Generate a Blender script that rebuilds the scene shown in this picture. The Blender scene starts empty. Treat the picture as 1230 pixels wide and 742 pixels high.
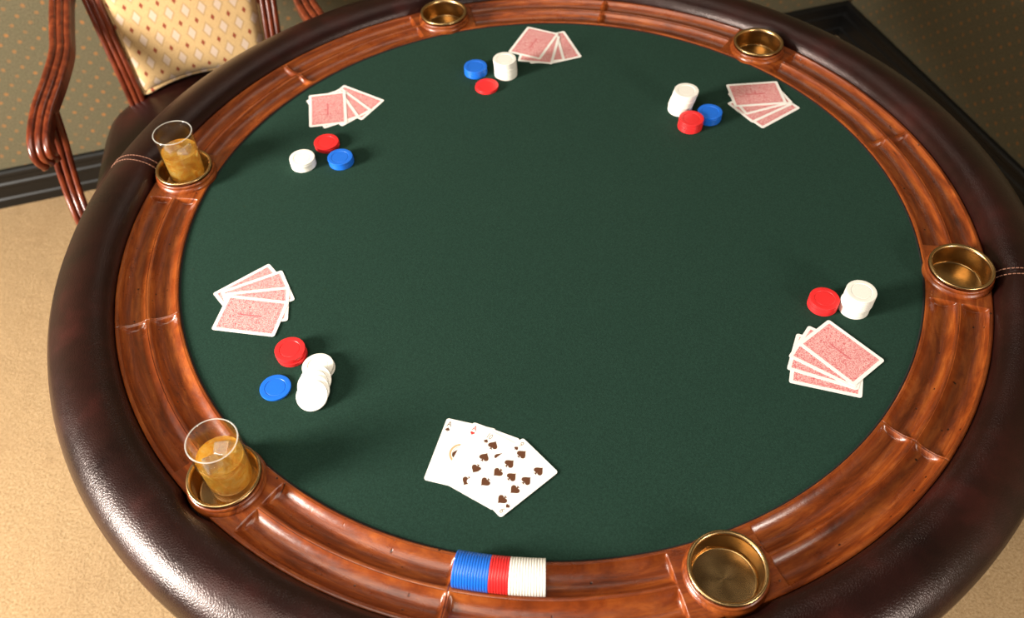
import bpy, bmesh, math, random
from mathutils import Vector, Matrix, Euler
random.seed(7)
PI = math.pi
scene = bpy.context.scene
COL = scene.collection

# ------------------------------------------------------------------ camera
FZ = 0.74                                   # height of the table's wooden lip
cam_d = bpy.data.cameras.new('camera')
cam_d.sensor_width = 36.0
cam_d.lens = 31.318
cam_d.clip_start = 0.02
cam = bpy.data.objects.new('camera', cam_d)
COL.objects.link(cam)
CAM_POS = Vector((-0.0554, -0.9421, 1.6502))
_r = Vector((0.99930, -0.02839, -0.02422)); _u = Vector((0.03732, 0.76017, 0.64865)); _f = Vector((0.0, 0.64910, -0.76070))
M = Matrix((_r, _u, -_f)).transposed().to_4x4()
M.translation = CAM_POS
cam.matrix_world = M
cam_d.dof.use_dof = True
cam_d.dof.focus_distance = 1.12
cam_d.dof.aperture_fstop = 5.0
scene.camera = cam

# ------------------------------------------------------------------ world, lights, exposure
world = bpy.data.worlds.new('room_ambient')
scene.world = world
world.use_nodes = True
bg = world.node_tree.nodes['Background']
bg.inputs[0].default_value = (1.0, 0.88, 0.74, 1)
bg.inputs[1].default_value = 0.08

def area(name, loc, target, sx, sy, power, col):
    d = bpy.data.lights.new(name, 'AREA')
    d.shape = 'RECTANGLE'; d.size = sx; d.size_y = sy
    d.energy = power; d.color = col
    o = bpy.data.objects.new(name, d)
    COL.objects.link(o)
    o.location = loc
    o.rotation_euler = (Vector(target) - Vector(loc)).to_track_quat('-Z', 'Y').to_euler()
    return o
area('softbox_left', (-2.55, -1.02, 1.52), (-0.2, -0.1, 0.7), 0.66, 0.66, 215, (1.0, 0.93, 0.83))
area('softbox_right', (1.55, -1.75, 1.40), (0.2, -0.2, 0.74), 0.45, 0.45, 26, (1.0, 0.92, 0.82))
area('ceiling_bounce_fill', (-0.9, -1.1, 2.75), (-0.9, -1.1, 0.0), 1.5, 1.5, 36, (1.0, 0.90, 0.77))  # added soft fill standing in for light bounced off the ceiling
area('ceiling_lamp_far', (0.08, 1.2, 2.72), (0.08, 0.8, 0.7), 0.8, 0.8, 5.5, (1.0, 0.90, 0.77))

vs = scene.view_settings
vs.view_transform = 'Standard'
vs.look = 'None'
vs.exposure = 0.0
vs.gamma = 1.0
vs.use_curve_mapping = False

# ------------------------------------------------------------------ helpers
def link(o, parent=None):
    COL.objects.link(o)
    if parent is not None:
        o.parent = parent
    return o

def meshobj(name, me, mat=None, parent=None, smooth=False):
    if mat is not None and not me.materials:
        me.materials.append(mat)
    if smooth:
        me.polygons.foreach_set('use_smooth', [True] * len(me.polygons))
    return link(bpy.data.objects.new(name, me), parent)

def pydata(name, v, f):
    me = bpy.data.meshes.new(name)
    me.from_pydata([tuple(p) for p in v], [], f)
    me.update()
    return me

def empty(name, loc=(0, 0, 0), rz=0):
    o = bpy.data.objects.new(name, None)
    o.empty_display_size = 0.05
    o.location = loc; o.rotation_euler = (0, 0, rz)
    return link(o)

def tag(o, label=None, cat=None, group=None, kind=None):
    if label: o['label'] = label
    if cat: o['category'] = cat
    if group: o['group'] = group
    if kind: o['kind'] = kind
    return o

def sharp(me, deg=35):
    """smooth shading with hard edges above the angle"""
    bm = bmesh.new(); bm.from_mesh(me)
    for f in bm.faces: f.smooth = True
    for e in bm.edges:
        if len(e.link_faces) == 2 and e.calc_face_angle(0) > math.radians(deg):
            e.smooth = False
    bm.to_mesh(me); bm.free()
    return me

def lathe(name, prof, n=48, closed=False):
    """prof: list of (r, z); revolve about z"""
    v, f = [], []
    rows = []
    for r, z in prof:
        if r < 1e-7:
            rows.append([len(v)]); v.append((0, 0, z))
        else:
            rows.append(list(range(len(v), len(v) + n)))
            for i in range(n):
                a = 2 * PI * i / n
                v.append((r * math.cos(a), r * math.sin(a), z))
    pairs = list(zip(rows[:-1], rows[1:]))
    if closed: pairs.append((rows[-1], rows[0]))
    for A, B in pairs:
        for i in range(n):
            j = (i + 1) % n
            if len(A) == 1 and len(B) == 1: continue
            if len(A) == 1: f.append((A[0], B[i], B[j]))
            elif len(B) == 1: f.append((A[i], B[0], A[j]))
            else: f.append((A[i], B[i], B[j], A[j]))
    me = pydata(name, v, f)
    bm = bmesh.new(); bm.from_mesh(me)
    bmesh.ops.recalc_face_normals(bm, faces=bm.faces)
    bm.to_mesh(me); bm.free()
    return me

def spline(pts, n=8):
    """Catmull-Rom through the points"""
    P = [Vector(p) for p in pts]
    P = [2 * P[0] - P[1]] + P + [2 * P[-1] - P[-2]]
    out = []
    for i in range(1, len(P) - 2):
        for k in range(n):
            t = k / n
            a, b, c, d = P[i - 1], P[i], P[i + 1], P[i + 2]
            out.append(0.5 * ((2 * b) + (c - a) * t + (2 * a - 5 * b + 4 * c - d) * t * t + (3 * b - a - 3 * c + d) * t ** 3))
    out.append(P[-2])
    return out

def sweep(name, path, prof, up=(0, 0, 1), scale=None):
    """prof: closed 2D outline (side, up); capped ends"""
    v, f = [], []
    n = len(prof); m = len(path)
    up = Vector(up)
    for i, p in enumerate(path):
        t = (path[min(i + 1, m - 1)] - path[max(i - 1, 0)]).normalized()
        u = up if not callable(up) else up(i)
        s = t.cross(u).normalized()
        w = s.cross(t)
        k = 1.0 if scale is None else scale(i / (m - 1))
        for a, b in prof:
            v.append(p + s * a * k + w * b * k)
    for i in range(m - 1):
        for j in range(n):
            j2 = (j + 1) % n
            f.append((i * n + j, i * n + j2, (i + 1) * n + j2, (i + 1) * n + j))
    f.append(tuple(range(n - 1, -1, -1)))
    f.append(tuple(range((m - 1) * n, m * n)))
    me = pydata(name, v, f)
    bm = bmesh.new(); bm.from_mesh(me)
    bmesh.ops.recalc_face_normals(bm, faces=bm.faces)
    bm.to_mesh(me); bm.free()
    return me

def grid_slab(name, fn, nu, nv):
    v = [fn(i / nu, j / nv) for i in range(nu + 1) for j in range(nv + 1)]
    f = [(i * (nv + 1) + j, (i + 1) * (nv + 1) + j, (i + 1) * (nv + 1) + j + 1, i * (nv + 1) + j + 1)
         for i in range(nu) for j in range(nv)]
    return pydata(name, v, f)

def box_bm(bm, c, s):
    g = bmesh.ops.create_cube(bm, size=1.0)
    for q in g['verts']:
        q.co = Vector((q.co.x * s[0] + c[0], q.co.y * s[1] + c[1], q.co.z * s[2] + c[2]))

# ------------------------------------------------------------------ materials
class NT:
    def __init__(self, name):
        self.m = bpy.data.materials.new(name)
        self.m.use_nodes = True
        self.t = self.m.node_tree
        self.b = self.t.nodes['Principled BSDF']
    def n(self, typ, **kw):
        x = self.t.nodes.new(typ)
        for k, v in kw.items(): setattr(x, k, v)
        return x
    def l(self, a, b): self.t.links.new(a, b)
    def set(self, **kw):
        for k, v in kw.items(): self.b.inputs[k.replace('_', ' ')].default_value = v
    def obj(self): return self.n('ShaderNodeTexCoord').outputs['Object']
    def pos(self): return self.n('ShaderNodeNewGeometry').outputs['Position']
    def math(self, op, a, b=None, c=None):
        x = self.n('ShaderNodeMath', operation=op)
        for i, q in enumerate((a, b, c)):
            if q is None: continue
            if isinstance(q, (int, float)): x.inputs[i].default_value = q
            else: self.l(q, x.inputs[i])
        return x.outputs[0]
    def mapping(self, vec, scale=(1, 1, 1), loc=(0, 0, 0), rot=(0, 0, 0)):
        x = self.n('ShaderNodeMapping')
        x.inputs['Scale'].default_value = scale; x.inputs['Location'].default_value = loc; x.inputs['Rotation'].default_value = rot
        self.l(vec, x.inputs['Vector'])
        return x.outputs[0]
    def noise(self, vec, scale, detail=2.0, rough=0.5, dist=0.0):
        x = self.n('ShaderNodeTexNoise')
        x.inputs['Scale'].default_value = scale; x.inputs['Detail'].default_value = detail
        x.inputs['Roughness'].default_value = rough; x.inputs['Distortion'].default_value = dist
        if vec is not None: self.l(vec, x.inputs['Vector'])
        return x.outputs['Fac']
    def voronoi(self, vec, scale, feature='F1', out='Distance', rand=1.0):
        x = self.n('ShaderNodeTexVoronoi', feature=feature)
        x.inputs['Scale'].default_value = scale
        x.inputs['Randomness'].default_value = rand
        self.l(vec, x.inputs['Vector'])
        return x.outputs[out]
    def ramp(self, fac, stops):
        x = self.n('ShaderNodeValToRGB')
        e = x.color_ramp.elements
        while len(e) < len(stops): e.new(0.5)
        for k, (p, c) in enumerate(stops):
            e[k].position = p
            e[k].color = (c[0], c[1], c[2], 1) if isinstance(c, (tuple, list)) else (c, c, c, 1)
        self.l(fac, x.inputs[0])
        return x.outputs[0]
    def mix(self, fac, a, b, blend='MIX'):
        x = self.n('ShaderNodeMix', data_type='RGBA', blend_type=blend)
        for i, q in ((0, fac), (6, a), (7, b)):
            if isinstance(q, (int, float)): x.inputs[i].default_value = q
            elif isinstance(q, (tuple, list)): x.inputs[i].default_value = (*q[:3], 1)
            else: self.l(q, x.inputs[i])
        return x.outputs[2]
    def col(self, c): self.l(c, self.b.inputs['Base Color'])
    def bump(self, h, strength=0.3, dist=0.001):
        x = self.n('ShaderNodeBump')
        x.inputs['Strength'].default_value = strength; x.inputs['Distance'].default_value = dist
        self.l(h, x.inputs['Height'])
        self.l(x.outputs[0], self.b.inputs['Normal'])

def S(r, g, b):
    """sRGB 0-255 to linear"""
    return tuple(((c / 255) / 12.92 if c / 255 <= 0.04045 else ((c / 255 + 0.055) / 1.055) ** 2.4) for c in (r, g, b))

def plain(name, c, rough=0.5, **kw):
    m = NT(name)
    m.b.inputs['Base Color'].default_value = (*c, 1)
    m.b.inputs['Roughness'].default_value = rough
    for k, v in kw.items(): m.b.inputs[k.replace('_', ' ')].default_value = v
    return m.m

def mat_felt():
    m = NT('green_felt')
    p = m.pos()
    a = m.noise(p, 900, 3, 0.7); b = m.noise(p, 6, 3, 0.6); c = m.noise(p, 260, 2)
    col = m.ramp(a, [(0.3, S(24, 47, 38)), (0.7, S(40, 67, 56))])
    col = m.mix(m.ramp(b, [(0.35, 0.0), (0.7, 0.35)]), col, S(28, 54, 45))
    g = m.noise(p, 430, 2, 0.6)
    col = m.mix(m.ramp(g, [(0.35, 0.0), (0.7, 0.55)]), col, S(20, 38, 31))
    m.col(col)
    m.set(Roughness=0.95)
    m.b.inputs['Specular IOR Level'].default_value = 0.12
    m.b.inputs['Sheen Weight'].default_value = 0.10
    m.b.inputs['Sheen Tint'].default_value = (*S(120, 170, 140), 1)
    m.bump(m.math('ADD', a, c), 0.35, 0.0006)
    return m.m

def mat_ring_wood():
    m = NT('carved_ring_wood')
    p = m.pos()
    sp = m.n('ShaderNodeSeparateXYZ'); m.l(p, sp.inputs[0])
    x, y, z = sp.outputs
    r = m.math('SQRT', m.math('ADD', m.math('MULTIPLY', x, x), m.math('MULTIPLY', y, y)))
    cx = m.math('DIVIDE', x, r); cy = m.math('DIVIDE', y, r)
    def vec(kr, kt, kz):
        c = m.n('ShaderNodeCombineXYZ')
        m.l(m.math('MULTIPLY', m.math('ADD', r, m.math('MULTIPLY', z, kz)), kr), c.inputs[0])
        m.l(m.math('MULTIPLY', cx, kt), c.inputs[1]); m.l(m.math('MULTIPLY', cy, kt), c.inputs[2])
        return c.outputs[0]
    grain = m.noise(vec(330, 14, 0.6), 1.0, 5, 0.65, 0.8)
    streak = m.noise(vec(80, 7, 0.8), 1.0, 6, 0.7, 0.6)
    patch = m.noise(p, 26, 5, 0.7, 0.3)
    col = m.ramp(streak, [(0.25, S(62, 23, 6)), (0.48, S(128, 57, 18)), (0.72, S(172, 92, 36))])
    col = m.mix(m.ramp(grain, [(0.42, 0.0), (0.75, 0.42)]), col, S(78, 28, 10))
    col = m.mix(m.ramp(patch, [(0.5, 0.0), (0.78, 0.55)]), col, S(80, 27, 9))
    fl = m.voronoi(vec(75, 36, 1.0), 1.0)
    fn = m.noise(p, 30, 2)
    fleck = m.math('MULTIPLY', m.ramp(fl, [(0.06, 1.0), (0.13, 0.0)]), m.ramp(fn, [(0.47, 0.0), (0.53, 1.0)]))
    col = m.mix(fleck, col, S(30, 10, 4))
    m.col(col)
    m.set(Roughness=0.3)
    m.l(m.ramp(patch, [(0.3, 0.24), (0.75, 0.38)]), m.b.inputs['Roughness'])
    m.b.inputs['Coat Weight'].default_value = 0.18
    m.b.inputs['Coat Roughness'].default_value = 0.24
    m.bump(m.math('SUBTRACT', m.math('ADD', grain, m.math('MULTIPLY', patch, 2.0)), m.math('MULTIPLY', fleck, 2.0)), 0.25, 0.0012)
    return m.m

def mat_leather():
    m = NT('dark_burgundy_leather')
    p = m.pos()
    v = m.voronoi(p, 330, 'DISTANCE_TO_EDGE')
    f = m.noise(p, 900, 2); b = m.noise(p, 11, 4, 0.6); d = m.noise(p, 4.5, 2)
    col = m.ramp(b, [(0.3, S(18, 6, 6)), (0.55, S(34, 11, 9)), (0.78, S(56, 19, 16))])
    col = m.mix(m.ramp(d, [(0.4, 0.0), (0.7, 0.4)]), col, S(30, 13, 8))
    m.col(col)
    m.l(m.ramp(b, [(0.3, 0.27), (0.7, 0.36)]), m.b.inputs['Roughness'])
    h = m.math('ADD', m.ramp(v, [(0.0, 0.0), (0.3, 1.0)]), m.math('MULTIPLY', f, 0.12))
    m.bump(m.math('ADD', h, m.math('MULTIPLY', b, 1.0)), 0.26, 0.0005)
    m.b.inputs['Specular IOR Level'].default_value = 0.45
    m.b.inputs['Specular Tint'].default_value = (1.0, 0.85, 0.82, 1)
    return m.m

def mat_carpet():
    m = NT('beige_carpet')
    p = m.pos()
    a = m.noise(p, 190, 4, 0.75); b = m.noise(p, 5, 4, 0.6); c = m.noise(m.mapping(p, (26, 7, 1)), 1.0, 3)
    col = m.ramp(a, [(0.3, S(132, 106, 72)), (0.52, S(172, 144, 108)), (0.75, S(194, 170, 134))])
    col = m.mix(m.ramp(b, [(0.35, 0.0), (0.7, 0.35)]), col, S(160, 130, 96))
    col = m.mix(m.ramp(c, [(0.56, 0.0), (0.8, 0.25)]), col, S(136, 108, 76))
    m.col(col)
    m.set(Roughness=1.0)
    m.b.inputs['Specular IOR Level'].default_value = 0.05
    m.bump(m.math('ADD', a, m.math('MULTIPLY', b, 3.0)), 0.7, 0.005)
    return m.m

def mat_wallpaper():
    """olive wall covering with staggered rust dots; object x runs along the wall, z up"""
    m = NT('olive_dotted_wallpaper')
    o = m.obj()
    sp = m.n('ShaderNodeSeparateXYZ'); m.l(o, sp.inputs[0])
    w = m.n('ShaderNodeCombineXYZ')
    m.l(sp.outputs[0], w.inputs[0]); m.l(sp.outputs[2], w.inputs[1])
    rot = m.mapping(w.outputs[0], (1, 1, 1), (0, 0, 0), (0, 0, PI / 4))
    cell = m.n('ShaderNodeVectorMath', operation='MODULO')
    big = m.n('ShaderNodeVectorMath', operation='ADD'); m.l(rot, big.inputs[0]); big.inputs[1].default_value = (20, 20, 0)
    m.l(big.outputs[0], cell.inputs[0]); cell.inputs[1].default_value = (0.031, 0.031, 1)
    sub = m.n('ShaderNodeVectorMath', operation='DISTANCE'); m.l(cell.outputs[0], sub.inputs[0]); sub.inputs[1].default_value = (0.0155, 0.0155, 0)
    d = sub.outputs['Value']
    wob = m.noise(w.outputs[0], 110, 2)
    d2 = m.math('ADD', d, m.math('MULTIPLY', m.math('SUBTRACT', wob, 0.5), 0.006))
    dot = m.ramp(m.math('MULTIPLY', d2, 100.0), [(0.32, 1.0), (0.62, 0.0)])
    n1 = m.noise(w.outputs[0], 240, 3, 0.7); n2 = m.noise(w.outputs[0], 26, 3)
    col = m.ramp(n1, [(0.3, S(86, 80, 62)), (0.7, S(116, 108, 85))])
    col = m.mix(m.ramp(n2, [(0.4, 0.0), (0.7, 0.35)]), col, S(97, 95, 73))
    amt = m.math('MULTIPLY', dot, m.ramp(m.noise(w.outputs[0], 38, 1), [(0.35, 0.2), (0.65, 0.6)]))
    col = m.mix(amt, col, S(178, 116, 60))
    m.col(col)
    m.set(Roughness=0.9)
    m.b.inputs['Specular IOR Level'].default_value = 0.15
    m.bump(n1, 0.3, 0.001)
    return m.m

def mat_chair_wood():
    m = NT('red_brown_chair_wood')
    o = m.obj()
    g = m.noise(m.mapping(o, (60, 60, 12)), 1.0, 4, 0.6, 0.7); b = m.noise(o, 9, 3)
    col = m.ramp(g, [(0.25, S(58, 18, 7)), (0.5, S(102, 40, 18)), (0.75, S(136, 62, 30))])
    col = m.mix(m.ramp(b, [(0.45, 0.0), (0.75, 0.5)]), col, S(72, 24, 10))
    m.col(col)
    m.set(Roughness=0.28)
    m.b.inputs['Coat Weight'].default_value = 0.3
    m.bump(g, 0.12, 0.001)
    return m.m

def mat_chair_fabric():
    """cream cloth with rows of small rust lozenges and larger pale lozenges"""
    m = NT('cream_lozenge_fabric')
    o = m.obj()
    sp = m.n('ShaderNodeSeparateXYZ'); m.l(o, sp.inputs[0])
    P = 0.0335; Q = 0.043
    def lozenge(ox, oz, hw, hh, edge):
        fx = m.math('SUBTRACT', m.math('FRACT', m.math('ADD', m.math('DIVIDE', sp.outputs[0], P), 20 + ox)), 0.5)
        fz = m.math('SUBTRACT', m.math('FRACT', m.math('ADD', m.math('DIVIDE', sp.outputs[2], Q), 20 + oz)), 0.5)
        s = m.math('ADD', m.math('DIVIDE', m.math('ABSOLUTE', fx), hw), m.math('DIVIDE', m.math('ABSOLUTE', fz), hh))
        return m.ramp(s, [(1.0 - edge, 1.0), (1.0, 0.0)])
    wv = m.noise(m.mapping(o, (700, 700, 700)), 1.0, 2)
    base = m.ramp(wv, [(0.3, S(184, 148, 98)), (0.7, S(210, 176, 124))])
    ring = lozenge(0.5, 0.5, 0.38, 0.42, 0.1)
    pale = lozenge(0.5, 0.5, 0.27, 0.31, 0.15)
    dark = lozenge(0.0, 0.0, 0.15, 0.17, 0.25)
    col = m.mix(m.math('MULTIPLY', ring, 0.45), base, S(150, 118, 76))
    col = m.mix(pale, col, S(200, 176, 154))
    col = m.mix(dark, col, S(136, 56, 22))
    m.col(col)
    m.set(Roughness=0.8)
    m.b.inputs['Sheen Weight'].default_value = 0.2
    m.bump(wv, 0.25, 0.0008)
    return m.m

def mat_brass():
    m = NT('brushed_brass')
    o = m.obj()
    n1 = m.noise(m.mapping(o, (90, 90, 1400)), 1.0, 2); n2 = m.noise(o, 40, 3)
    m.col(m.ramp(n2, [(0.3, S(162, 130, 86)), (0.7, S(198, 164, 114))]))
    m.set(Metallic=1.0, Roughness=0.26)
    m.b.inputs['Anisotropic'].default_value = 0.65
    t = m.n('ShaderNodeTangent', direction_type='RADIAL', axis='Z')
    m.l(t.outputs[0], m.b.inputs['Tangent'])
    m.bump(n1, 0.06, 0.0004)
    return m.m

def mat_thin_glass():
    m = NT('clear_thin_glass')
    t = m.t
    tr = m.n('ShaderNodeBsdfTransparent'); tr.inputs[0].default_value = (0.97, 0.975, 0.97, 1)
    gl = m.n('ShaderNodeBsdfGlossy'); gl.inputs['Roughness'].default_value = 0.02
    fr = m.n('ShaderNodeLayerWeight'); fr.inputs[0].default_value = 0.5
    mx = m.n('ShaderNodeMixShader')
    m.l(m.math('ADD', m.math('MULTIPLY', m.math('POWER', fr.outputs['Facing'], 3.0), 0.55), 0.04), mx.inputs[0]); m.l(tr.outputs[0], mx.inputs[1]); m.l(gl.outputs[0], mx.inputs[2])
    m.l(mx.outputs[0], t.nodes['Material Output'].inputs['Surface'])
    return m.m

def mat_lip_glint():
    m = NT('painted_lip_glint')
    tr = m.n('ShaderNodeBsdfTransparent')
    m.b.inputs['Base Color'].default_value = (0.95, 0.93, 0.86, 1); m.set(Roughness=0.08)  # cream colour paints the light caught along the glass rim
    mx = m.n('ShaderNodeMixShader'); mx.inputs[0].default_value = 0.30
    m.l(tr.outputs[0], mx.inputs[1]); m.l(m.b.outputs[0], mx.inputs[2])
    m.l(mx.outputs[0], m.t.nodes['Material Output'].inputs['Surface'])
    return m.m

def mat_whiskey():
    m = NT('amber_whiskey')
    t = m.t
    m.set(Roughness=0.0, IOR=1.34)
    o = m.obj()
    sw = m.noise(o, 75, 3, 0.6, 1.2)
    m.bump(sw, 0.55, 0.004)
    m.b.inputs['Transmission Weight'].default_value = 1.0
    m.b.inputs['Base Color'].default_value = (1.0, 0.76, 0.28, 1)
    tl = m.n('ShaderNodeBsdfTranslucent'); tl.inputs[0].default_value = (1.0, 0.62, 0.10, 1)
    df = m.n('ShaderNodeBsdfDiffuse'); df.inputs[0].default_value = (1.0, 0.58, 0.09, 1)
    m1 = m.n('ShaderNodeMixShader'); m1.inputs[0].default_value = 0.5
    m.l(tl.outputs[0], m1.inputs[1]); m.l(df.outputs[0], m1.inputs[2])
    sc = m.ramp(sw, [(0.3, (0.92, 0.36, 0.03)), (0.55, (1.0, 0.60, 0.10)), (0.75, (1.0, 0.80, 0.34))])  # mottled amber paints caustic light and dark into the liquid
    m.l(sc, tl.inputs[0]); m.l(sc, df.inputs[0])
    m2 = m.n('ShaderNodeMixShader'); m2.inputs[0].default_value = 0.44
    m.l(m.b.outputs[0], m2.inputs[1]); m.l(m1.outputs[0], m2.inputs[2])
    m.l(m2.outputs[0], t.nodes['Material Output'].inputs['Surface'])
    return m.m

def mat_card(w, h, face):
    m = NT('playing_card_face' if face else 'playing_card_back')
    m.set(Roughness=0.42)
    if face:
        m.b.inputs['Base Color'].default_value = (*S(250, 247, 240), 1)
        return m.m
    o = m.obj()
    sp = m.n('ShaderNodeSeparateXYZ'); m.l(o, sp.inputs[0])
    ax = m.math('ABSOLUTE', sp.outputs[0]); ay = m.math('ABSOLUTE', sp.outputs[1])
    inset = m.math('MINIMUM', m.math('SUBTRACT', w / 2, ax), m.math('SUBTRACT', h / 2, ay))
    top = m.math('GREATER_THAN', sp.outputs[2], 0.0)
    inside = m.math('MULTIPLY', m.math('GREATER_THAN', inset, 0.0048), top)
    v = m.voronoi(o, 620, 'DISTANCE_TO_EDGE'); n = m.noise(o, 700, 3, 0.7, 1.5); n3 = m.noise(o, 60, 2)
    fil = m.ramp(m.math('ADD', m.math('MULTIPLY', v, 0.9), m.math('MULTIPLY', n, 0.7)), [(0.36, 1.0), (0.58, 0.0)])
    col = m.mix(fil, S(246, 216, 210), S(206, 72, 82))
    mid = m.math('MULTIPLY', m.math('LESS_THAN', ax, 0.0012), m.math('LESS_THAN', ay, 0.016))
    fr = m.math('MULTIPLY', m.math('GREATER_THAN', inset, 0.0075), m.math('LESS_THAN', inset, 0.0083))
    col = m.mix(m.math('MULTIPLY', mid, 0.7), col, S(205, 70, 84))
    col = m.mix(m.math('MULTIPLY', fr, 0.55), col, S(212, 90, 100))
    col = m.mix(m.math('MULTIPLY', n3, 0.12), col, S(236, 170, 168))
    m.col(m.mix(inside, S(250, 246, 240), col))
    return m.m

MAT = dict(
    felt=mat_felt(), ring=mat_ring_wood(), leather=mat_leather(), carpet=mat_carpet(), wall=mat_wallpaper(),
    cwood=mat_chair_wood(), cfab=mat_chair_fabric(), brass=mat_brass(),
    black=plain('black_painted_trim', S(15, 15, 15), 0.42),
    thread=plain('tan_thread', S(150, 104, 84), 0.7),
    gap_shadow=plain('painted_gap_shadow', S(14, 16, 13), 0.9),
    seat=plain('dark_brown_seat_leather', S(52, 28, 20), 0.42),
    blue=plain('blue_chip_plastic', S(26, 108, 218), 0.38),
    red=plain('red_chip_plastic', S(230, 44, 46), 0.38),
    white=plain('white_chip_plastic', S(246, 242, 232), 0.38),
    pip=plain('brown_black_card_ink', S(92, 52, 26), 0.5),
    pipred=plain('red_card_ink', S(214, 48, 44), 0.5),
    pale=plain('pale_grey_card_ink', S(138, 120, 98), 0.5),
    tan=plain('tan_card_ink', S(216, 168, 124), 0.5),
    glass=mat_thin_glass(), lip_glint=mat_lip_glint(),
    ice=plain('clear_ice', (1.0, 0.97, 0.90), 0.06, Transmission_Weight=0.9, IOR=1.31),
    whiskey=mat_whiskey(),
    dark=plain('dark_underside_wood', S(48, 22, 12), 0.5),
)

# ------------------------------------------------------------------ room shell
WD = Vector((0.9641, 0.2654, 0)); WE = Vector((0.2654, -0.9641, 0))      # along left wall, along right wall
CORNER = Vector((1.032, 1.579, 0))                                        # inner corner at the baseboards' faces
fl = pydata('floor', [(-6, -6, 0), (6, -6, 0), (6, 6, 0), (-6, 6, 0)], [(0, 1, 2, 3)])
tag(meshobj('floor', fl, MAT['carpet']), 'beige cut pile carpet under the table', kind='structure')

def wall(name, yaw, L0, L1, label):
    """local x along the wall away from the corner to +x, room on the -y side for the left wall"""
    o = empty_mesh_wall(name, L0, L1)
    o.rotation_euler = (0, 0, yaw); o.location = CORNER
    tag(o, label, kind='structure')
    return o

def empty_mesh_wall(name, x0, x1, off=0.019, H=2.6, th=0.12):
    v = [(x0, off, 0), (x1, off, 0), (x1, off, H), (x0, off, H), (x0, off + th, 0), (x1, off + th, 0), (x1, off + th, H), (x0, off + th, H)]
    f = [(0, 1, 2, 3), (5, 4, 7, 6), (3, 2, 6, 7), (0, 4, 5, 1), (1, 5, 6, 2), (0, 3, 7, 4)]
    return meshobj(name, pydata(name, v, f), MAT['wall'])
YL = math.atan2(WD.y, WD.x)
YR = YL - PI / 2
wall('wall_left', YL, -4.6, 0.019, 'olive wall covering dotted with rust spots behind the armchair')
wall('wall_right', YR, 0.0, 4.6, 'olive wall covering dotted with rust spots at right')
def baseboard(name, yaw, x0, x1, m0, m1, label):
    prof = [(0.0185, 0.0), (0.0, 0.0), (0.0, 0.026), (0.0035, 0.031), (0.0035, 0.060), (0.0015, 0.064), (0.0015, 0.073), (0.005, 0.078),
            (0.005, 0.094), (0.002, 0.099), (0.0025, 0.108), (0.008, 0.112), (0.0185, 0.113)]
    v = [(x0 + m0 * y, y, z) for y, z in prof] + [(x1 + m1 * y, y, z) for y, z in prof]
    n = len(prof)
    f = [(i, n + i, n + i + 1, i + 1) for i in range(n - 1)] + [tuple(range(n)), tuple(range(2 * n - 1, n - 1, -1))]
    o = meshobj(name, pydata(name, v, f), MAT['black'])
    o.rotation_euler = (0, 0, yaw); o.location = CORNER
    tag(o, label, kind='structure')
baseboard('baseboard_left', YL, -4.6, 0.0, 0, 1, 'black moulded baseboard behind the armchair')
baseboard('baseboard_right', YR, 0.0, 4.6, -1, 0, 'black moulded baseboard along the right wall')

# ------------------------------------------------------------------ poker table
CUP_R, CUP_A0 = 0.5705, math.radians(166.42)
CUP = [CUP_A0 - k * PI / 3 for k in range(6)]            # A B C D E F
table = empty('poker_table', (0, 0, 0))
tag(table, 'round poker table with green felt, carved wooden chip trough and leather rail', 'table')
TOP = 0.0012
R0, R1 = 0.527, 0.612
GR = [(0.5490, 0.0178), (0.5890, 0.0178)]
def groove(r):
    for c, hw in GR:
        d = abs(r - c)
        if d < hw:
            return -(math.sqrt(0.0203 ** 2 - d * d) - math.sqrt(0.0203 ** 2 - hw * hw))
    return 0.0
def sm(a, b, x):
    t = max(0.0, min(1.0, (x - a) / (b - a))); return t * t * (3 - 2 * t)

# felt disc and a dark strip painting the shadow gap round it
me = lathe('playing_surface', [(0, -0.002), (0.25, -0.002), (0.45, -0.002), (0.5285, -0.002), (0.5285, -0.02), (0, -0.02)], 128)
o = meshobj('playing_surface', me, MAT['felt'], table); o.location = (0, 0, FZ); tag(o, 'dark green felt playing surface')
me = lathe('felt_edge_shadow', [(0.5243, -0.0019), (0.5252, -0.0010), (0.5268, -0.0008), (0.5275, -0.0019)], 160)
o = meshobj('felt_edge_shadow', me, MAT['gap_shadow'], table, True); o.location = (0, 0, FZ)

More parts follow.
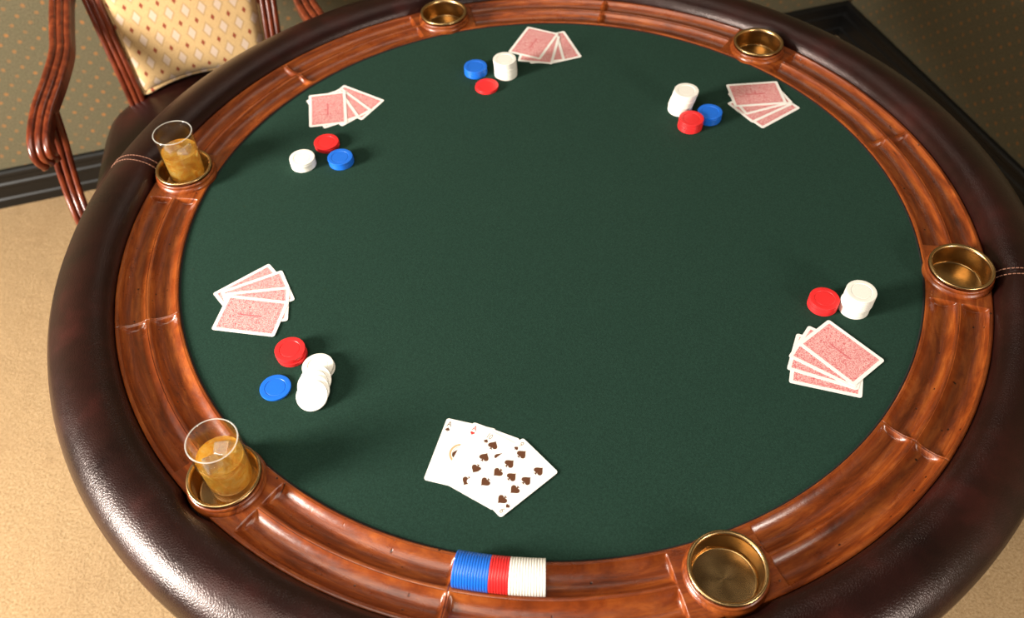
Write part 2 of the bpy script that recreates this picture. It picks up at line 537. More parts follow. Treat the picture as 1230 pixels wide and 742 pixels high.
# carved trough: six identical segments, divider to divider with a cup place in the middle
def segment_mesh():
    rs = [R0, R0 + .0004, R0 + .0012]
    r = R0 + .003
    marks = []
    for c, hw in GR: marks += [c - hw, c + hw]
    while r < R1 - .002:
        rs.append(r); r += 0.0019
    for k in marks: rs += [k - .0006, k, k + .0006]
    rs += [R1 - .0012, R1 - .0004, R1]
    rs = sorted(set(round(k, 5) for k in rs))
    ang = []
    RM = 0.57
    half = PI / 6
    s = -half * RM
    HS = half * RM
    ss = []
    for sg in (-1, 1):
        ss += [sg * q for q in (HS, HS - .0003, HS - .0012, HS - .0022, HS - .0029, HS - .0034, HS - .0042, HS - .0052, HS - .0066)]
        ss += [sg * q for q in (0.0560, 0.0552, 0.0546, 0.0540, 0.0534, 0.0528, 0.052)]
    k = -0.0515
    while k < 0.0516: ss.append(k); k += 0.00206
    for sg in (-1, 1):
        k = 0.0585
        while k < HS - .008: ss.append(sg * k); k += 0.0055
    ss = sorted(ss)
    v, f = [], []
    nr = len(rs)
    for s in ss:
        th = s / RM
        a = abs(s)
        e = sm(0.0530, 0.0556, a) * (1 - 0.62 * sm(HS - 0.0065, HS - 0.0012, a))
        joint = -0.0007 * (1 - sm(0.0, 0.0009, HS - a))
        for r in rs:
            z = TOP + groove(r) * e + joint
            edge = min(r - R0, R1 - r)
            z -= 0.0010 * (1 - sm(0.0, 0.0014, edge))
            # slightly rounded crest between the grooves
            z -= 0.0008 * e * sm(0.0, 0.0022, abs(r - 0.5690)) * (1 if abs(r - 0.5690) < 0.0022 else 0)
            v.append((r * math.cos(th), r * math.sin(th), z))
    for i in range(len(ss) - 1):
        for j in range(nr - 1):
            c = [i * nr + j, i * nr + j + 1, (i + 1) * nr + j + 1, (i + 1) * nr + j]
            mx = sum(v[q][0] for q in c) / 4; my = sum(v[q][1] for q in c) / 4
            if math.hypot(mx - CUP_R, my) < 0.0392: continue
            f.append((c[0], c[1], c[2], c[3]))
    # inner, outer and end skirts down to the board
    def skirt(idx, flip):
        for a, b in zip(idx[:-1], idx[1:]):
            n = len(v)
            v.append((v[a][0], v[a][1], -0.03)); v.append((v[b][0], v[b][1], -0.03))
            f.append((a, b, n + 1, n) if flip else (b, a, n, n + 1))
    ns = len(ss)
    skirt([i * nr for i in range(ns)], True)
    skirt([i * nr + nr - 1 for i in range(ns)], False)
    skirt(list(range(nr)), False)
    skirt([(ns - 1) * nr + j for j in range(nr)], True)
    me = pydata('trough_segment', v, f)
    return sharp(me, 40)
seg_me = segment_mesh()
seg_me.materials.append(MAT['ring'])
collar_me = lathe('cup_collar', [(0.0405, 0.0112), (0.0425, 0.0128), (0.0441, 0.0120), (0.0446, 0.0100), (0.0440, 0.0082), (0.0437, 0.0072), (0.0447, 0.0062),
                                 (0.0462, 0.0044), (0.0466, 0.0026), (0.0462, 0.0004), (0.0462, -0.004), (0.0395, -0.004), (0.0395, 0.009)], 72, True)
collar_me.materials.append(MAT['ring']); sharp(collar_me, 50)
for k in range(6):
    s = bpy.data.objects.new('trough_segment', seg_me); link(s, table)
    s.location = (0, 0, FZ); s.rotation_euler = (0, 0, CUP[k])
    c = bpy.data.objects.new('cup_collar', collar_me); link(c, s)
    c.location = (CUP_R, 0, 0)

# leather rail in two halves, notched round each cup
RAIL = [(0.622, -0.030), (0.6135, -0.022), (0.6125, -0.010), (0.6128, -0.001), (0.6155, 0.0075), (0.6220, 0.0145), (0.6310, 0.0195), (0.6420, 0.0225), (0.6530, 0.0232),
        (0.6640, 0.0218), (0.6750, 0.0180), (0.6855, 0.0118), (0.6945, 0.0035), (0.7015, -0.0070), (0.7060, -0.0190), (0.7065, -0.0320), (0.7020, -0.0440),
        (0.6920, -0.0530), (0.6760, -0.0580), (0.6500, -0.0590), (0.6300, -0.0550)]
def rail_half():
    n = 180
    v, f = [], []
    m = len(RAIL)
    for i in range(n + 1):
        th = PI * i / n
        # local angle 0 is the seam at a cup; cups every 60 degrees
        d = (th + PI / 6) % (PI / 3) - PI / 6
        notch = math.exp(-((d * 0.612) / 0.024) ** 4)
        seam = math.exp(-((min(th, PI - th) * 0.66) / 0.0022) ** 2)
        for k, (r, z) in enumerate(RAIL):
            w = max(0.0, 1 - max(0.0, (r - 0.6125)) / 0.03)
            wob = 0.0007 * math.sin(th * 11 + k * 0.7) * (1 if k > 4 else 0)
            rr = r + 0.0065 * notch * w
            zz = z
            cxr, cz = 0.66, -0.018
            sc = 1 - 0.035 * seam
            rr = cxr + (rr - cxr) * sc; zz = cz + (zz - cz) * sc + wob * 0.6
            v.append((rr * math.cos(th), rr * math.sin(th), zz))
    for i in range(n):
        for k in range(m):
            k2 = (k + 1) % m
            f.append((i * m + k, (i + 1) * m + k, (i + 1) * m + k2, i * m + k2))
    f.append(tuple(range(m))); f.append(tuple(range((n + 1) * m - 1, n * m - 1, -1)))
    me = pydata('leather_rail', v, f)
    bm = bmesh.new(); bm.from_mesh(me); bmesh.ops.recalc_face_normals(bm, faces=bm.faces); bm.to_mesh(me); bm.free()
    return sharp(me, 60)
rail_me = rail_half(); rail_me.materials.append(MAT['leather'])
def seam_mesh():
    bm = bmesh.new()
    pts = [Vector((r, 0, z)) for r, z in RAIL[4:18]]
    path = spline(pts, 10)
    # resample evenly
    acc = [0.0]
    for a, b in zip(path[:-1], path[1:]): acc.append(acc[-1] + (b - a).length)
    def at(s):
        for i in range(len(acc) - 1):
            if acc[i + 1] >= s:
                t = (s - acc[i]) / max(1e-9, acc[i + 1] - acc[i]); return path[i].lerp(path[i + 1], t), (path[i + 1] - path[i]).normalized()
        return path[-1], (path[-1] - path[-2]).normalized()
    s = 0.003
    while s < acc[-1] - 0.004:
        p, t = at(s)
        nrm = Vector((-t.z, 0, t.x))
        for off in (-0.0052, 0.0052):
            g = bmesh.ops.create_cube(bm, size=1.0)
            X = t; Y = Vector((0, 1, 0)); Z = nrm
            for q in g['verts']:
                c = q.co
                th = off / p.x
                w = p + X * c.x * 0.0038 + Z * (c.z * 0.0008 + 0.0003) 
                yy = off + c.y * 0.0009
                q.co = Vector((w.x, yy, w.z))
        s += 0.0052
    me = bpy.data.meshes.new('seam_stitching'); bm.to_mesh(me); bm.free()
    return me
seam_me = seam_mesh(); seam_me.materials.append(MAT['thread'])
for k in range(2):
    a = CUP[0] + k * PI
    h = bpy.data.objects.new('leather_rail', rail_me); link(h, table); h.location = (0, 0, FZ); h.rotation_euler = (0, 0, a)
    t = bpy.data.objects.new('seam_stitching', seam_me); link(t, h)
    tag(t, 'double row of tan stitching across the rail')
# under-structure: board, apron and pedestal
me = lathe('table_board', [(0, -0.031), (0.655, -0.031), (0.655, -0.056), (0, -0.056)], 96)
o = meshobj('table_board', me, MAT['dark'], table); o.location = (0, 0, FZ)
me = lathe('apron', [(0.56, -0.056), (0.56, -0.11), (0.535, -0.11), (0.535, -0.056)], 96, True)
o = meshobj('apron', me, MAT['dark'], table); o.location = (0, 0, FZ)
me = lathe('pedestal', [(0, 0.68), (0.20, 0.68), (0.19, 0.62), (0.09, 0.56), (0.08, 0.48), (0.12, 0.40), (0.135, 0.32), (0.10, 0.22), (0.09, 0.14), (0.14, 0.11), (0.14, 0.06), (0, 0.06)], 48)
meshobj('pedestal', me, MAT['dark'], table, True)
for k in range(4):
    pth = spline([(0.10, 0, 0.12), (0.22, 0, 0.13), (0.36, 0, 0.075), (0.44, 0, 0.03)], 5)
    me = sweep('foot', pth, [(-0.03, -0.03), (0.03, -0.03), (0.03, 0.03), (-0.03, 0.03)], scale=lambda t: 1.25 - 0.25 * t)
    o = meshobj('foot', me, MAT['dark'], table); o.rotation_euler = (0, 0, PI / 4 + k * PI / 2)

# ------------------------------------------------------------------ brass cup holders
cup_me = lathe('cup_body', [(0, -0.0125), (0.015, -0.0125), (0.0335, -0.0125), (0.0348, -0.0122), (0.0357, -0.0114), (0.0361, -0.0100), (0.0362, -0.008), (0.0368, 0.002), (0.0374, 0.013), (0.0375, 0.0145),
                            (0.0392, 0.0140), (0.0388, 0.0), (0.0382, -0.0105), (0.0362, -0.0142), (0.031, -0.0150), (0, -0.0150)], 96)
cup_me.materials.append(MAT['brass']); sharp(cup_me, 40)
rim_me = lathe('rim', [(0.0374, 0.0142), (0.0379, 0.0166), (0.0392, 0.0182), (0.0408, 0.0187), (0.0422, 0.0181), (0.0429, 0.0167), (0.0427, 0.0150), (0.0416, 0.0138), (0.0395, 0.0136)], 96, True)
rim_me.materials.append(MAT['brass']); sharp(rim_me, 70)
cup_labels = ['brass cup holder under the whiskey glass nearest the armchair',
              'empty brass cup holder at the far left of the trough, cut by the top edge',
              'empty brass cup holder at the far right of the trough',
              'empty brass cup holder at the right side, beside the red and white stacks',
              'empty brass cup holder at the front of the table, largest in view',
              'brass cup holder under the whiskey glass at front left']
cup_pos = []
for k in range(6):
    x, y = CUP_R * math.cos(CUP[k]), CUP_R * math.sin(CUP[k])
    cup_pos.append((x, y))
    e = empty('cup_holder', (x, y, FZ), CUP[k])
    tag(e, cup_labels[k], 'cup holder', 'brass cup holders round the trough')
    link(bpy.data.objects.new('cup_body', cup_me), e)
    link(bpy.data.objects.new('rim', rim_me), e)

# ------------------------------------------------------------------ whiskey glasses
GH, GRr = 0.092, 0.0292
gl_me = lathe('tumbler', [(0, 0.0), (0.012, 0.0), (0.0230, 0.0), (0.0250, 0.0004), (0.0266, 0.0015), (0.0274, 0.0036), (0.0275, 0.0050), (0.0277, 0.012), (0.0283, 0.04), (0.0289, 0.075), (GRr - .0001, GH - 0.003), (GRr, GH - 0.0012),
                          (GRr - 0.0003, GH - .0003), (GRr - 0.0008, GH), (GRr - 0.0013, GH - 0.0003), (GRr - 0.0016, GH - 0.0012), (GRr - 0.0017, GH - 0.003), (0.0273, 0.075), (0.0267, 0.04), (0.0262, 0.019),
                          (0.0260, 0.0155), (0.0253, 0.0130), (0.0240, 0.0112), (0.022, 0.0102), (0.019, 0.0098), (0.01, 0.0096), (0, 0.0096)], 72)
gl_me.materials.append(MAT['glass']); sharp(gl_me, 80)
LV = 0.060
lip_glint_me = lathe('lip_glint', [(GRr - 0.0008 + 0.0008 * math.cos(t * PI / 5), GH + 0.0004 + 0.0005 * math.sin(t * PI / 5)) for t in range(10)], 72, True)  # ring added on the rim to carry the painted glint
lip_glint_me.materials.append(MAT['lip_glint']); sharp(lip_glint_me, 80)
liq_me = lathe('whiskey', [(0, 0.0100), (0.01, 0.0100), (0.0188, 0.0102), (0.0218, 0.0106), (0.0237, 0.0116), (0.0249, 0.0133), (0.0256, 0.0157), (0.0258, 0.019), (0.0263, 0.04), (0.02665, LV - .002), (0.02672, LV), (0.0262, LV - 0.0003), (0.0252, LV - 0.0008), (0.024, LV - 0.001), (0.012, LV - .001), (0, LV - 0.001)], 64)
liq_me.materials.append(MAT['whiskey']); sharp(liq_me, 40)
def ice_mesh(name, sx, sy, sz, seed):
    rnd = random.Random(seed)
    bm = bmesh.new()
    bmesh.ops.create_cube(bm, size=1.0)
    for q in bm.verts:
        q.co = Vector((q.co.x * sx * rnd.uniform(.86, 1.08), q.co.y * sy * rnd.uniform(.86, 1.08), q.co.z * sz * rnd.uniform(.86, 1.08)))
    bmesh.ops.bevel(bm, geom=list(bm.edges), offset=0.0032, segments=3, affect='EDGES', profile=0.6)
    me = bpy.data.meshes.new(name); bm.to_mesh(me); bm.free()
    me.materials.append(MAT['ice'])
    me.polygons.foreach_set('use_smooth', [True] * len(me.polygons))
    return me
def glass(cx, cy, dx, dy, rz, label, where, seed):
    z0 = FZ - 0.0124
    e = empty('whiskey_glass', (cx + dx, cy + dy, z0), rz)
    tag(e, label, 'glass', 'whiskey glasses')
    link(bpy.data.objects.new('tumbler', gl_me), e)
    link(bpy.data.objects.new('lip_glint', lip_glint_me), e)
    link(bpy.data.objects.new('whiskey', liq_me), e)
    ice = [((-0.0085, 0.009, 0.0565), (0.3, 0.2, 0.4), 'round-edged ice cube floating highest at the back of', (.021, .020, .019)),
           ((0.0095, -0.0065, 0.0545), (-0.35, 0.25, 1.1), 'clear ice cube breaking the surface at the front of', (.022, .019, .021)),
           ((-0.004, -0.003, 0.0265), (0.5, -0.3, 0.2), 'sunken ice cube lying low inside', (.021, .021, .018))]
    for i, (p, r, lab, sz) in enumerate(ice):
        me = ice_mesh('ice_cube', *sz, seed + i)
        c = meshobj('ice_cube', me)
        v = Vector(p); v.rotate(Euler((0, 0, rz)))
        c.location = Vector((cx + dx, cy + dy, z0)) + v
        c.rotation_euler = (r[0], r[1], r[2] + rz)
        tag(c, lab + ' ' + where, 'ice cube', 'ice cubes in the whiskey glasses')
glass(*cup_pos[0], 0.001, 0.0035, 0.4, 'glass of amber whiskey with ice standing nearest the armchair', 'the glass by the armchair', 11)
glass(*cup_pos[5], 0.0025, 0.006, 1.9, 'glass of amber whiskey with ice at front left', 'the front left glass', 31)

# ------------------------------------------------------------------ chips
CR, CT = 0.0197, 0.0029
def chip_mesh(col):
    h = CT / 2 - 0.00003
    half = [(0, h - .0003), (0.0124, h - .0003), (0.0128, h - .00055), (0.0133, h - .00055), (0.0137, h - .0001), (0.0170, h), (0.0189, h), (0.0195, h - .0001), (CR, h - .0005)]
    prof = half + [(r, -z) for r, z in reversed(half)]
    me = lathe('poker_chip', prof, 44)
    me.materials.append(MAT[col])
    return sharp(me, 28)
CHIP = {c: chip_mesh(c) for c in ('blue', 'red', 'white')}
ORD = ['', 'bottom', 'second', 'third', 'fourth', 'fifth', 'sixth', 'seventh', 'eighth', 'ninth', 'tenth', 'eleventh', 'twelfth', 'thirteenth', 'fourteenth']
FELT = FZ - 0.002
def chip(col, loc, rot, label, group):
    o = link(bpy.data.objects.new('poker_chip', CHIP[col]))
    o.location = loc; o.rotation_euler = rot
    return tag(o, label, 'poker chip', group)
def stack(col, n, top, base, where, jit=0.0005, shape=None):
    for i in range(n):
        t = i / max(1, n - 1)
        k = shape(t) if shape else t
        x = base[0] + (top[0] - base[0]) * k + random.uniform(-jit, jit)
        y = base[1] + (top[1] - base[1]) * k + random.uniform(-jit, jit)
        if n == 1: lab = 'single %s poker chip lying flat %s' % (col, where)
        elif i == n - 1: lab = '%s poker chip, topmost of the stack %s' % (col, where)
        elif i == 0: lab = '%s poker chip, bottom one of the stack %s' % (col, where)
        else: lab = '%s chip, %s from the bottom of the stack %s' % (col, ORD[i + 1], where)
        chip(col, (x, y, FELT + CT * (i + 0.5)), (0, 0, random.uniform(0, 6)), lab, '%s chips stacked %s' % (col, where))
A_ = 'nearest the armchair'
stack('white', 5, (-0.3748, 0.1514), (-0.3744, 0.1512), A_, 0.0004)
stack('red', 3, (-0.3422, 0.1953), (-0.3418, 0.1953), A_)
stack('blue', 4, (-0.3157, 0.1534), (-0.3150, 0.1534), A_, 0.0003)
B_ = 'beside the far middle cards'
stack('blue', 5, (-0.1031, 0.3796), (-0.1031, 0.3796), B_)
stack('white', 11, (-0.0519, 0.3721), (-0.0505, 0.3715), B_, 0.0003)
stack('red', 2, (-0.0842, 0.3349), (-0.0842, 0.3349), B_)
C_ = 'at the far right of the felt'
stack('white', 13, (0.2405, 0.2560), (0.2335, 0.2545), C_, 0.0003, lambda t: 0.0 if t < .25 else (t - .25) / .75)
stack('red', 6, (0.2438, 0.2097), (0.2433, 0.2097), C_, 0.0003)
stack('blue', 5, (0.2769, 0.2285), (0.2769, 0.2285), C_, 0.0004)
D_ = 'near the right-hand cup holder'
stack('red', 5, (0.3587, -0.1777), (0.3587, -0.1777), D_, 0.0002)
stack('white', 12, (0.3999, -0.1850), (0.3985, -0.1850), D_, 0.0002, lambda t: 0.0 if t < .45 else 1.0)
E_ = 'between the two whiskey glasses'
stack('red', 4, (-0.3441, -0.2270), (-0.3425, -0.2290), E_, 0.0002, lambda t: 0.0 if t < .5 else 1.0)
stack('blue', 1, (-0.3568, -0.2807), (-0.3568, -0.2807), E_, 0)
# toppled white stack: three flat, four leaning on them towards the viewer
P0 = Vector((-0.3055, -0.2525, 0)); DIR = Vector((-0.02, -1, 0)).normalized()
for i in range(3):
    chip('white', (P0.x + (0.0015, -0.001, 0.0005)[i], P0.y + (0.0, 0.001, -0.0008)[i], FELT + CT * (i + .5)), (0, 0, i),
         'white poker chip, %s of the three flat ones in the toppled stack' % ('bottom', 'middle', 'top')[i], 'toppled stack of white chips')
tilt = math.radians(22.0)
for i in range(4):
    u = 0.0245 + i * CT / math.sin(tilt) * 1.01
    zc = FELT + CR * math.sin(tilt) + CT / 2 * math.cos(tilt) + 0.0002
    c = P0 + DIR * u
    q = Matrix.Rotation(-tilt, 4, Vector((DIR.y, -DIR.x, 0)))
    chip('white', (c.x + (0.001, -0.0012, 0.0008, -0.0006)[i], c.y, zc), q.to_euler(),
         'white poker chip, %s of the leaning ones in the toppled stack' % ('farthest', 'second farthest', 'second nearest', 'nearest')[i], 'toppled stack of white chips')
# row of chips standing on edge in the trough
rc = GR[0][0]
zc = FZ + TOP + math.sqrt(0.0203 ** 2 - GR[0][1] ** 2) - 0.0203 + CR + 0.0003
a = math.radians(-103.28)
seq = ['blue'] * 13 + ['red'] * 7 + ['white'] * 13
cnt = {}
for i, col in enumerate(seq):
    cnt[col] = cnt.get(col, 0) + 1
    k = cnt[col]
    a_i = a + (i + .5) * (CT - 0.00003) / (rc - 0.0125)          # gauge at the inner edge, where the fanned row is tightest
    o = 'first' if k == 1 else ORD[k]
    chip(col, (rc * math.cos(a_i), rc * math.sin(a_i), zc), (PI / 2, 0, a_i),
         '%s chip on edge in the front trough, %s of its colour from left' % (col, o), '%s chips on edge in the front trough' % col)

# ------------------------------------------------------------------ playing cards
CW, CH, CTH = 0.0625, 0.0880, 0.00030
def card_mesh(name, mat):
    pts = []
    rr = 0.0034
    for cx, cy, a0 in ((1, 1, 0), (-1, 1, 90), (-1, -1, 180), (1, -1, 270)):
        for k in range(6):
            t = math.radians(a0 + 18 * k)
            pts.append((cx * (CW / 2 - rr) + rr * math.cos(t), cy * (CH / 2 - rr) + rr * math.sin(t)))
    n = len(pts)
    v = [(x, y, CTH / 2) for x, y in pts] + [(x, y, -CTH / 2) for x, y in pts]
    f = [tuple(range(n)), tuple(range(2 * n - 1, n - 1, -1))] + [(n + i, n + (i + 1) % n, (i + 1) % n, i) for i in range(n)]
    me = pydata(name, v, f); me.materials.append(mat)
    return me
back_me = card_mesh('playing_card', mat_card(CW, CH, False))
face_me = card_mesh('playing_card', mat_card(CW, CH, True))
def card(me, x, y, deg, lvl, label, group, name='playing_card', tilt=(0, 0)):
    o = link(bpy.data.objects.new(name, me))
    o.location = (x, y, FELT + 0.0002 + lvl * 0.00042)
    o.rotation_euler = (tilt[0], tilt[1], math.radians(deg))
    return tag(o, label, 'playing card', group)
FANS = {
    'fan nearest the armchair': [(-0.3515, 0.2903, 7.2), (-0.3437, 0.2917, 26.9), (-0.3288, 0.2965, 41.2), (-0.3112, 0.3083, 56.9)],
    'fan at the far middle': [(0.0017, 0.4631, -25.7), (0.0106, 0.4451, -12.4), (0.0195, 0.4466, 5.5), (0.0421, 0.4481, 17.1)],
    'fan at the far right': [(0.3664, 0.2876, -87.1), (0.3705, 0.2765, -72.0), (0.3674, 0.2616, -59.6), (0.3772, 0.2481, -55.7)],
    'fan below the right-hand cup holder': [(0.3621, -0.2575, -142.8), (0.3479, -0.2635, -127.5), (0.3407, -0.2706, -114.5), (0.3374, -0.2851, -108.2)],
    'fan between the two whiskey glasses': [(-0.4078, -0.1590, -101.0), (-0.4029, -0.1434, -85.0), (-0.4044, -0.1229, -65.7), (-0.4139, -0.1136, -52.8)],
}
lv = ['topmost', 'second from the top', 'third from the top', 'undermost']
for where, cs in FANS.items():
    for i, (x, y, d) in enumerate(cs):
        card(back_me, x, y, d, 3 - i, 'red-backed card face down, %s in the %s' % (lv[i], where), 'cards in the ' + where)

# printed pips and indices on the face-up cards
def flat_mesh(name, outline, mat, z=0.0):
    n = len(outline)
    me = pydata(name, [(x, y, z) for x, y in outline], [tuple(range(n))])
    bm = bmesh.new(); bm.from_mesh(me)
    bmesh.ops.triangulate(bm, faces=bm.faces)
    r = bmesh.ops.extrude_face_region(bm, geom=list(bm.faces))
    for q in r['geom']:
        if isinstance(q, bmesh.types.BMVert): q.co.z += 0.00005
    bmesh.ops.recalc_face_normals(bm, faces=bm.faces)
    bm.to_mesh(me); bm.free()
    me.materials.append(mat)
    return me
def heart_outline(s, flip=False):
    pts = []
    for k in range(40):
        t = 2 * PI * k / 40
        x = 16 * math.sin(t) ** 3
        y = 13 * math.cos(t) - 5 * math.cos(2 * t) - 2 * math.cos(3 * t) - math.cos(4 * t)
        pts.append((x * s / 34, (y + 2.5) * s / 34))
    if flip: pts = [(x, -y) for x, y in reversed(pts)]
    return pts
def spade_outline(s):
    h = heart_outline(s, True)
    # swap in a flared stem between the two lobes
    body = [(x, y + 0.06 * s) for x, y in h]
    k = min(range(len(body)), key=lambda i: abs(body[i][0]) + (0 if body[i][1] < 0.1 * s else 9))
    body = body[k + 1:] + body[:k]
    # walk so that stem closes the outline
    end, start = body[-1], body[0]
    sg = 1 if start[0] > end[0] else -1
    stem = [(-sg * 0.035 * s, -0.25 * s), (-sg * 0.08 * s, -0.42 * s), (-sg * 0.19 * s, -0.50 * s), (sg * 0.19 * s, -0.50 * s), (sg * 0.08 * s, -0.42 * s), (sg * 0.035 * s, -0.25 * s)]
    return body + stem
PIP = flat_mesh('pip', spade_outline(0.0128), MAT['pip'])
PIPS = flat_mesh('index_pip', spade_outline(0.0056), MAT['pip'])
PIPH = flat_mesh('pip', heart_outline(0.0128), MAT['pipred'])
PIPHS = flat_mesh('index_pip', heart_outline(0.0056), MAT['pipred'])
def text_mesh(txt, size, mat):
    cu = bpy.data.curves.new('index_text', 'FONT')
    cu.body = txt; cu.size = size; cu.align_x = 'CENTER'; cu.align_y = 'CENTER'; cu.extrude = 0.00003
    ob = bpy.data.objects.new('index_text', cu); COL.objects.link(ob)
    dg = bpy.context.evaluated_depsgraph_get()
    me = bpy.data.meshes.new_from_object(ob.evaluated_get(dg))
    bpy.data.objects.remove(ob); bpy.data.curves.remove(cu)
    me.name = 'index_text'
    me.materials.clear(); me.materials.append(mat)
    return me
ZP = CTH / 2 + 0.00001
def put(name, me, parent, x, y, rz=0.0, sx=1.0):
    o = link(bpy.data.objects.new(name, me), parent)
    o.location = (x, y, ZP); o.rotation_euler = (0, 0, rz); o.scale = (sx, 1, 1)
    return o
def indices(c, txt, small, inkmat, sx=0.8):
    t = text_mesh(txt, 0.0105, inkmat)
    for sg, rz in ((1, 0), (-1, PI)):
        put('index', t, c, -sg * (CW / 2 - 0.0058), sg * (CH / 2 - 0.0080), rz, sx)
        put('index_pip', small, c, -sg * (CW / 2 - 0.0058), sg * (CH / 2 - 0.0152), rz)
G = 'face-up hand at the front of the felt'
c_as = card(face_me, -0.1227, -0.3860, -17.1, 0, 'ace of spades lying face up, leftmost of the hand', G)
c_ah = card(face_me, -0.0983, -0.3954, -25.6, 1, 'ace of hearts lying face up, mostly covered by the ten', G)
c_10 = card(face_me, -0.0869, -0.4082, -33.7, 2, 'ten of spades lying face up, half covered by the nine', G)
c_9 = card(face_me, -0.0625, -0.4198, -50.9, 3, 'nine of spades lying face up on top of the hand', G)
indices(c_as, 'A', PIPS, MAT['pip'])
indices(c_ah, 'A', PIPHS, MAT['pipred'])
indices(c_10, '10', PIPS, MAT['pale'], 0.7)
indices(c_9, '9', PIPS, MAT['pale'])
COLX, ROWS = 0.0150, [0.0285, 0.0095, -0.0095, -0.0285]
for c in (c_10, c_9):
    for x in (-COLX, COLX):
        for y in ROWS: put('pip', PIP, c, x, y, 0 if y > 0 else PI)
put('pip', PIP, c_9, 0, 0)
put('pip', PIP, c_10, 0, 0.0190); put('pip', PIP, c_10, 0, -0.0190, PI)
put('pip', PIPH, c_ah, 0, 0)
# the ace of spades' round centre ornament
ring = []
def ring_mesh(r0, r1, mat, name):
    n = 40
    v = [(r0 * math.cos(2 * PI * i / n), r0 * math.sin(2 * PI * i / n), 0.00005) for i in range(n)] + [(r1 * math.cos(2 * PI * i / n), r1 * math.sin(2 * PI * i / n), 0.00005) for i in range(n)]
    me = pydata(name, v, [(i, n + i, n + (i + 1) % n, (i + 1) % n) for i in range(n)])
    me.materials.append(mat); return me
put('ornament_ring', ring_mesh(0.0112, 0.0136, MAT['tan'], 'ornament_ring'), c_as, 0, 0)
put('ornament_ring', ring_mesh(0.0094, 0.0099, MAT['pale'], 'ornament_ring'), c_as, 0, 0)
put('ace_emblem', flat_mesh('ace_emblem', spade_outline(0.0205), MAT['pip']), c_as, 0, 0)

# ------------------------------------------------------------------ armchair
CHO = Vector((-0.714, 0.752, 0)); CYAW = math.radians(16)
chair = empty('armchair', CHO, CYAW)
tag(chair, 'reeded mahogany-coloured armchair with cream lozenge fabric back and brown leather seat', 'chair')
def L(x, f, z): return Vector((x, -f, z))          # f = towards the table
def reeded(w, h, nre=3, depth=0.0036):
    """rounded bar with reeds on its upper face"""
    pts = [(-w / 2, -h / 2 + .004), (-w / 2 + .004, -h / 2), (w / 2 - .004, -h / 2), (w / 2, -h / 2 + .004), (w / 2, h / 2 - 0.006)]
    seg = w / nre
    for k in range(nre):
        x1 = w / 2 - k * seg
        for j in range(0, 7):
            t = j / 6
            if j == 0 and k > 0: continue
            x = x1 - t * seg
            y = h / 2 - depth + depth * math.sqrt(max(0.0, 1 - (2 * t - 1) ** 2))
            pts.append((x, y))
    pts.append((-w / 2, h / 2 - 0.006))
    out = []
    for q in pts:
        if not out or (Vector(q) - Vector(out[-1])).length > 1e-5: out.append(q)
    return out
LEAN = math.radians(22)
sL, cL = math.sin(LEAN), math.cos(LEAN)
def backpt(x, h, d=0.0):
    """point on the leaning back: h along the back from its foot, d in front of it"""
    return L(x, -h * sL + d * cL, 0.48 + h * cL + d * sL)
def bw(h): return 0.140 + 0.0902 * h
# back posts run on down as rear legs
for s in (-1, 1):
    pth = spline([L(s * 0.165, -0.10, 0.0), L(s * 0.160, -0.04, 0.20), L(s * 0.157, 0.0, 0.40), backpt(s * (bw(0.0) + .018), 0.02), backpt(s * (bw(.2) + .018), 0.2), backpt(s * (bw(.4) + .018), 0.4), backpt(s * (bw(.56) + .016), 0.56)], 6)
    me = sweep('back_post', pth, reeded(0.036, 0.034), up=(0, -1, 0.15))
    meshobj('back_post', sharp(me, 40), MAT['cwood'], chair)
pth = spline([backpt(-(bw(.56) + .03), 0.555), backpt(-0.1, 0.60), backpt(0, 0.615), backpt(0.1, 0.60), backpt(bw(.56) + .03, 0.555)], 6)
meshobj('crest_rail', sharp(sweep('crest_rail', pth, reeded(0.036, 0.05), up=(0, -1, 0.3)), 40), MAT['cwood'], chair)
def arch(x, h0): return 0.0
def panel(u, v):
    h = 0.55 * v
    w = bw(h) - 0.001
    x = (2 * u - 1) * w
    lift = 0.028 * (1 - (2 * u - 1) ** 2) * (1 - v)
    ex = min(1.0, (1 - abs(2 * u - 1)) / 0.16); ez = min(1.0, v / 0.07, (1 - v) / 0.07)
    puff = 0.034 * math.sqrt(max(0, 1 - (1 - ex) ** 2)) * math.sqrt(max(0, 1 - (1 - ez) ** 2))
    crown = 0.012 * (1 - (2 * u - 1) ** 2)
    return backpt(x, h + lift, puff + crown - 0.008)
me = grid_slab('back_cushion', panel, 36, 44)
bmx = bmesh.new(); bmx.from_mesh(me)
r = bmesh.ops.extrude_face_region(bmx, geom=list(bmx.faces))
for q in r['geom']:
    if isinstance(q, bmesh.types.BMVert): q.co = q.co + Vector((0, 0.03 * cL, -0.03 * sL))
bmesh.ops.recalc_face_normals(bmx, faces=bmx.faces); bmx.to_mesh(me); bmx.free()
meshobj('back_cushion', sharp(me, 60), MAT['cfab'], chair)
# gimp braid along the cushion's edge
def brd(k):
    if k <= 1: return backpt(-(bw(.5 * (1 - k)) - .004), .005 + .5 * (1 - k), 0.005)
    if k <= 2:
        u = k - 1; return backpt((2 * u - 1) * (bw(0) - .004), 0.004 + 0.028 * (1 - (2 * u - 1) ** 2), 0.008)
    return backpt(bw(.5 * (k - 2)) - .004, .005 + .5 * (k - 2), 0.005)
pth = [brd(3 * i / 60) for i in range(61)]
me = sweep('gimp_braid', pth, [(0.005 * math.cos(t * PI / 4), 0.004 * math.sin(t * PI / 4)) for t in range(8)], up=(0, -1, 0.4))
meshobj('gimp_braid', me, MAT['cfab'], chair, True)
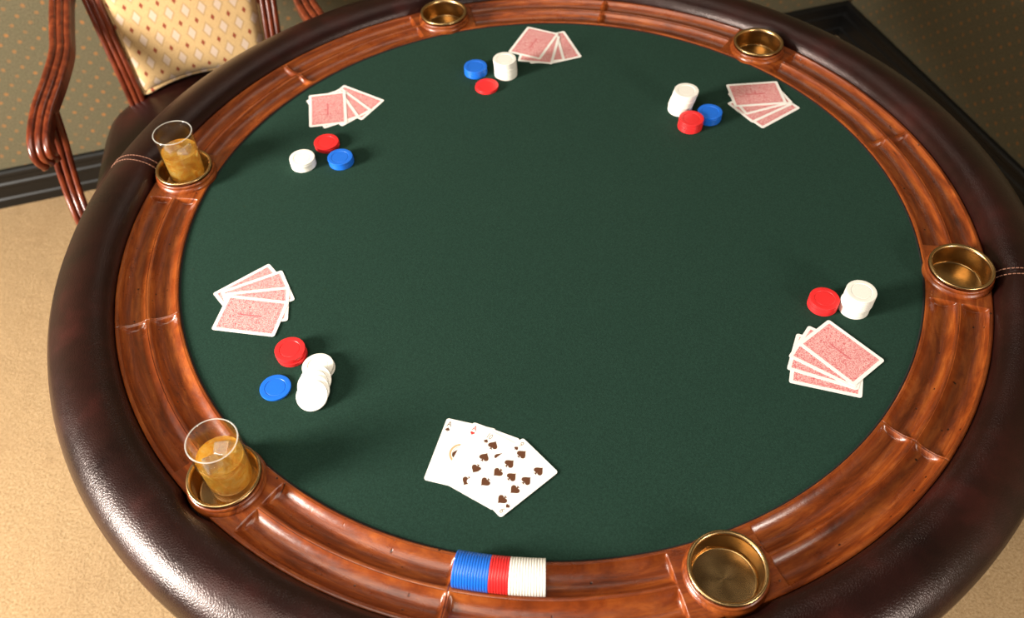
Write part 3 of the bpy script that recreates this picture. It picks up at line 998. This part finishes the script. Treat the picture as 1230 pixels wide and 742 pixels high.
# seat
def seat_half(f):
    pts = [(-0.085, 0.120), (-0.03, 0.165), (0.0, 0.205), (0.03, 0.235), (0.10, 0.252), (0.20, 0.268), (0.30, 0.282), (0.38, 0.285), (0.43, 0.262), (0.455, 0.20)]
    for (a, wa), (b, wb) in zip(pts[:-1], pts[1:]):
        if f <= b: return wa + (wb - wa) * max(0, (f - a)) / (b - a)
    return pts[-1][1]
def seat_mesh():
    v, f = [], []
    nf, nx = 34, 28
    rows = []
    for i in range(nf + 1):
        ff = -0.085 + 0.54 * i / nf
        hw = seat_half(ff)
        row = []
        ez = min(1.0, min(i, nf - i) / nf / 0.12)
        for j in range(nx + 1):
            u = 2 * j / nx - 1
            ex = min(1.0, (1 - abs(u)) / 0.16)
            k = math.sqrt(max(0, 1 - (1 - ex) ** 2)) * math.sqrt(max(0, 1 - (1 - ez) ** 2))
            row.append(len(v)); v.append(L(u * hw, ff, 0.405 + 0.050 * k + 0.040 * (1 - u * u) * k))
        rows.append(row)
    for a, b in zip(rows[:-1], rows[1:]):
        for j in range(nx): f.append((a[j], b[j], b[j + 1], a[j + 1]))
    me = pydata('seat_cushion', v, f)
    bm = bmesh.new(); bm.from_mesh(me)
    ed = [e for e in bm.edges if e.is_boundary]
    r = bmesh.ops.extrude_edge_only(bm, edges=ed)
    vs_ = [q for q in r['geom'] if isinstance(q, bmesh.types.BMVert)]
    for q in vs_: q.co.z = 0.375
    bmesh.ops.contextual_create(bm, geom=[e for e in bm.edges if e.is_boundary])
    bmesh.ops.recalc_face_normals(bm, faces=bm.faces); bm.to_mesh(me); bm.free()
    return sharp(me, 65)
meshobj('seat_cushion', seat_mesh(), MAT['leather'], chair)
def rail_loop():
    pts = []
    fs = [-0.03, 0.0, 0.03, 0.10, 0.20, 0.30, 0.38, 0.43, 0.455]
    pts = [L(-(seat_half(a) + .004), a, 0.345) for a in fs] + [L(seat_half(a) + .004, a, 0.345) for a in reversed(fs)]
    v = []; n = len(pts)
    for p in pts: v.append(p + Vector((0, 0, 0.034)))
    for p in pts: v.append(p - Vector((0, 0, 0.034)))
    f = [tuple(range(n)), tuple(range(2 * n - 1, n - 1, -1))] + [(n + i, n + (i + 1) % n, (i + 1) % n, i) for i in range(n)]
    me = pydata('seat_rail', v, f)
    bm = bmesh.new(); bm.from_mesh(me); bmesh.ops.recalc_face_normals(bm, faces=bm.faces); bm.to_mesh(me); bm.free()
    return me
meshobj('seat_rail', rail_loop(), MAT['cwood'], chair)
for s in (-1, 1):
    pth = spline([L(s * .190, -.10, .735), L(s * .226, -.075, .700), L(s * .240, 0.0, .668), L(s * .247, .06, .648), L(s * .268, .13, .630), L(s * .292, .19, .612), L(s * .307, .240, .590), L(s * .311, .262, .568), L(s * .308, .258, .548)], 7)
    me = sweep('arm', pth, reeded(0.042, 0.034), up=(0, -0.75, 1))
    meshobj('arm', sharp(me, 40), MAT['cwood'], chair)
    pth = spline([L(s * .289, .184, .606), L(s * .293, .198, .55), L(s * .298, .217, .50), L(s * .300, .243, .45), L(s * .296, .275, .41), L(s * .288, .30, .36)], 7)
    me = sweep('arm_support', pth, reeded(0.038, 0.036), up=(-s * 0.2, -1, 0.2), scale=lambda t: 1.08 - 0.22 * t)
    meshobj('arm_support', sharp(me, 40), MAT['cwood'], chair)
    pth = spline([L(s * .262, .405, .36), L(s * .262, .408, .25), L(s * .258, .406, .12), L(s * .255, .41, 0.0)], 5)
    me = sweep('front_leg', pth, reeded(0.046, 0.046), up=(0, -1, 0), scale=lambda t: 1.0 - 0.4 * t)
    meshobj('front_leg', sharp(me, 40), MAT['cwood'], chair)
